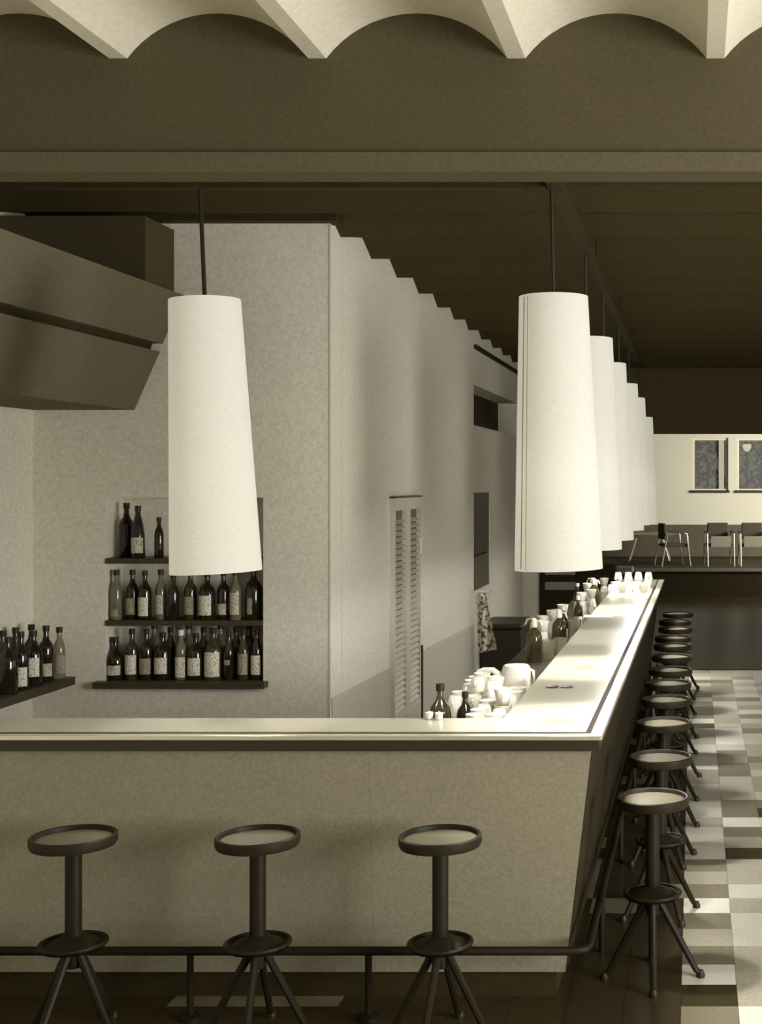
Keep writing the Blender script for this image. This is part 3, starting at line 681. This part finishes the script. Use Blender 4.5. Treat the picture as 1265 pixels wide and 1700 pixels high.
for k, (d, x, ty) in enumerate(gx):
    near = d < 10.6
    if ty == 1:
        gr = 'cups on the middle work shelf' if near else 'cups on the far work shelf'
        cnt[near] = cnt.get(near, -1)+1
        for q in range(3): cup((x, d, ZW+q*.076), f"white {('lowest', 'middle', 'topmost')[q]} cup of the {ORD[cnt[near]]} stack on the {'middle' if near else 'far'} work shelf", gr, flip=q % 2 == 1, rz=-PI/2+rnd.uniform(-.3, .3), sc=1.2)
    elif ty == 2:
        bottle((x, d, ZW), 'tall', 0, (0, .03, .13, 1.1), {9.45: 'dark bottle with white label in the middle of the work shelf', 10.3: 'dark bottle with white label past the middle glasses on the work shelf', 11.6: 'dark bottle on the far stretch of the work shelf'}[d], None, .9, cap=WHT)
    else:
        tc_[near] = tc_.get(near, -1)+1
        for q in (-.055, .055):
            tumbler((x+q*.6, d+q, ZW), f"clear tumbler, {'nearer' if q < 0 else 'farther'} one of the {ORD[tc_[near]]} pair on the {'middle' if near else 'far'} work shelf", 'tumblers on the work shelf', 1.4)
# cups upside down at the far end of the bar
for r_ in range(3):
    for k in range(5):
        x = -.735+k*.095+r_*.012; d = 11.85+r_*.30
        if x > -.40: continue
        cup((x, d, ZB), f'white cup at far bar end, {ORD[r_]} row, {ORD[k]} from left, lower layer', 'cups at the far end of the bar', flip=(k+r_) % 2 == 0, rz=-PI/2, sc=1.15)
        if r_ == 2 and k < 4: cup((x, d, ZB+.0727), f'white cup at far bar end, {ORD[r_]} row, {ORD[k]} from left, upper layer', 'cups at the far end of the bar', flip=True, rz=-PI/2, sc=1.1)
# small dark dishes and a paper on the bar top
for k, (px, lb) in enumerate(((917, 'small dark flat dish on the bar top, left of two'), (941, 'small dark flat dish on the bar top, right of two'))):
    p = benchpt(px, 1141, ZB); o = MB().lathe([(0, 0), (.028, 0), (.034, .006), (.03, .006), (.025, .003), (0, .003)], 18).build('ash_dish', STL, None, True); o.location = p; tag(o, lb, 'dish', 'pair of dark dishes')
p = benchpt(992, 1023, ZB); o = MB().box(-.10, .12, -.10, .06, .0005, .0035).build('paper_sheet', CLO); o.location = p; tag(o, 'white paper sheet lying on the bar top', 'paper')

# ------------------------------------------------------------------ far furniture
sb = empty('sideboard', (-1.62, 18.0, 0)); tag(sb, 'dark sideboard with two pale panels beyond the bar', 'sideboard')
MB().box(-.5, .55, 0, .45, .06, .95).build('carcass', DARK, sb)
a = at(905, 0, 18.0)[0]+1.62; b = at(955, 0, 18.0)[0]+1.62
MB().box(a, b, -.012, 0, at(0, 979, 18)[2], at(0, 966, 18)[2]).build('drawer_front', PALE, sb)
MB().box(a, b, -.012, 0, at(0, 954, 18)[2], at(0, 947, 18)[2]).build('drawer_front', PALE, sb)
for x in (-.45, .50):
    MB().box(x-.03, x+.03, .02, .08, 0, .06).build('foot', DARK, sb)
tb = empty('low_table', (at(1022, 0, 20)[0], 20.2, 0)); tag(tb, 'pale-topped table standing beyond the end of the bar', 'table')
h = 28*20/F
MB().box(-h, h, -.3, .3, at(0, 953, 20)[2], at(0, 943, 20)[2]).build('table_top', PALE, tb, bevel=.02)
for sx in (-1, 1):
    for sy in (-1, 1): MB().tube([(sx*(h-.05), sy*.24, at(0, 953, 20)[2]), (sx*(h-.03), sy*.26, 0)], .02, 8).build('leg', DARK, tb, True)
ZP = .50
def armchair(px, rz, pale, label, d=25.0):
    o = empty('armchair', ((px-VX)*d/F, d, ZP), rz); tag(o, label, 'chair', 'chairs on the far platform')
    MB().box(-.23, .23, -.22, .22, .36, .42).build('seat', CHBK, o, bevel=.02)
    MB().box(-.20, .20, .20, .25, .50, .80).build('backrest', CHBK, o, bevel=.02)
    if pale: MB().box(-.19, .19, -.245, -.225, .36, .56).build('front_panel', CHGR, o)
    for sx in (-1, 1):
        fr_ = MB().tube([(sx*.25, -.26, 0), (sx*.25, -.21, .40), (sx*.25, -.19, .60), (sx*.25, -.10, .63), (sx*.25, .18, .60), (sx*.25, .22, .45), (sx*.25, .30, 0)], .014, 8).build('side_frame', CHR, o, True)
        MB().box(sx*.25-.025, sx*.25+.025, -.16, .16, .625, .65).build('armrest', CHBK, fr_)
armchair(1118, PI/2+.3, False, 'dark armchair turned sideways on the far platform')
armchair(1194, .12, True, 'armchair with grey panels below the narrow far window')
armchair(1250, .05, True, 'armchair with grey panels at the right picture edge')
ft = empty('dining_table', (at(1078, 0, 26.5)[0], 26.7, ZP)); tag(ft, 'dark table with splayed metal legs on the far platform', 'table')
MB().box(-.48, .48, -.35, .35, .52, .56).build('table_top', CHGR, ft)
for sx in (-1, 1):
    for sy in (-1, 1): MB().tube([(sx*.24, sy*.2, .52), (sx*.40, sy*.33, 0)], .016, 8).build('leg', CHR, ft, True)
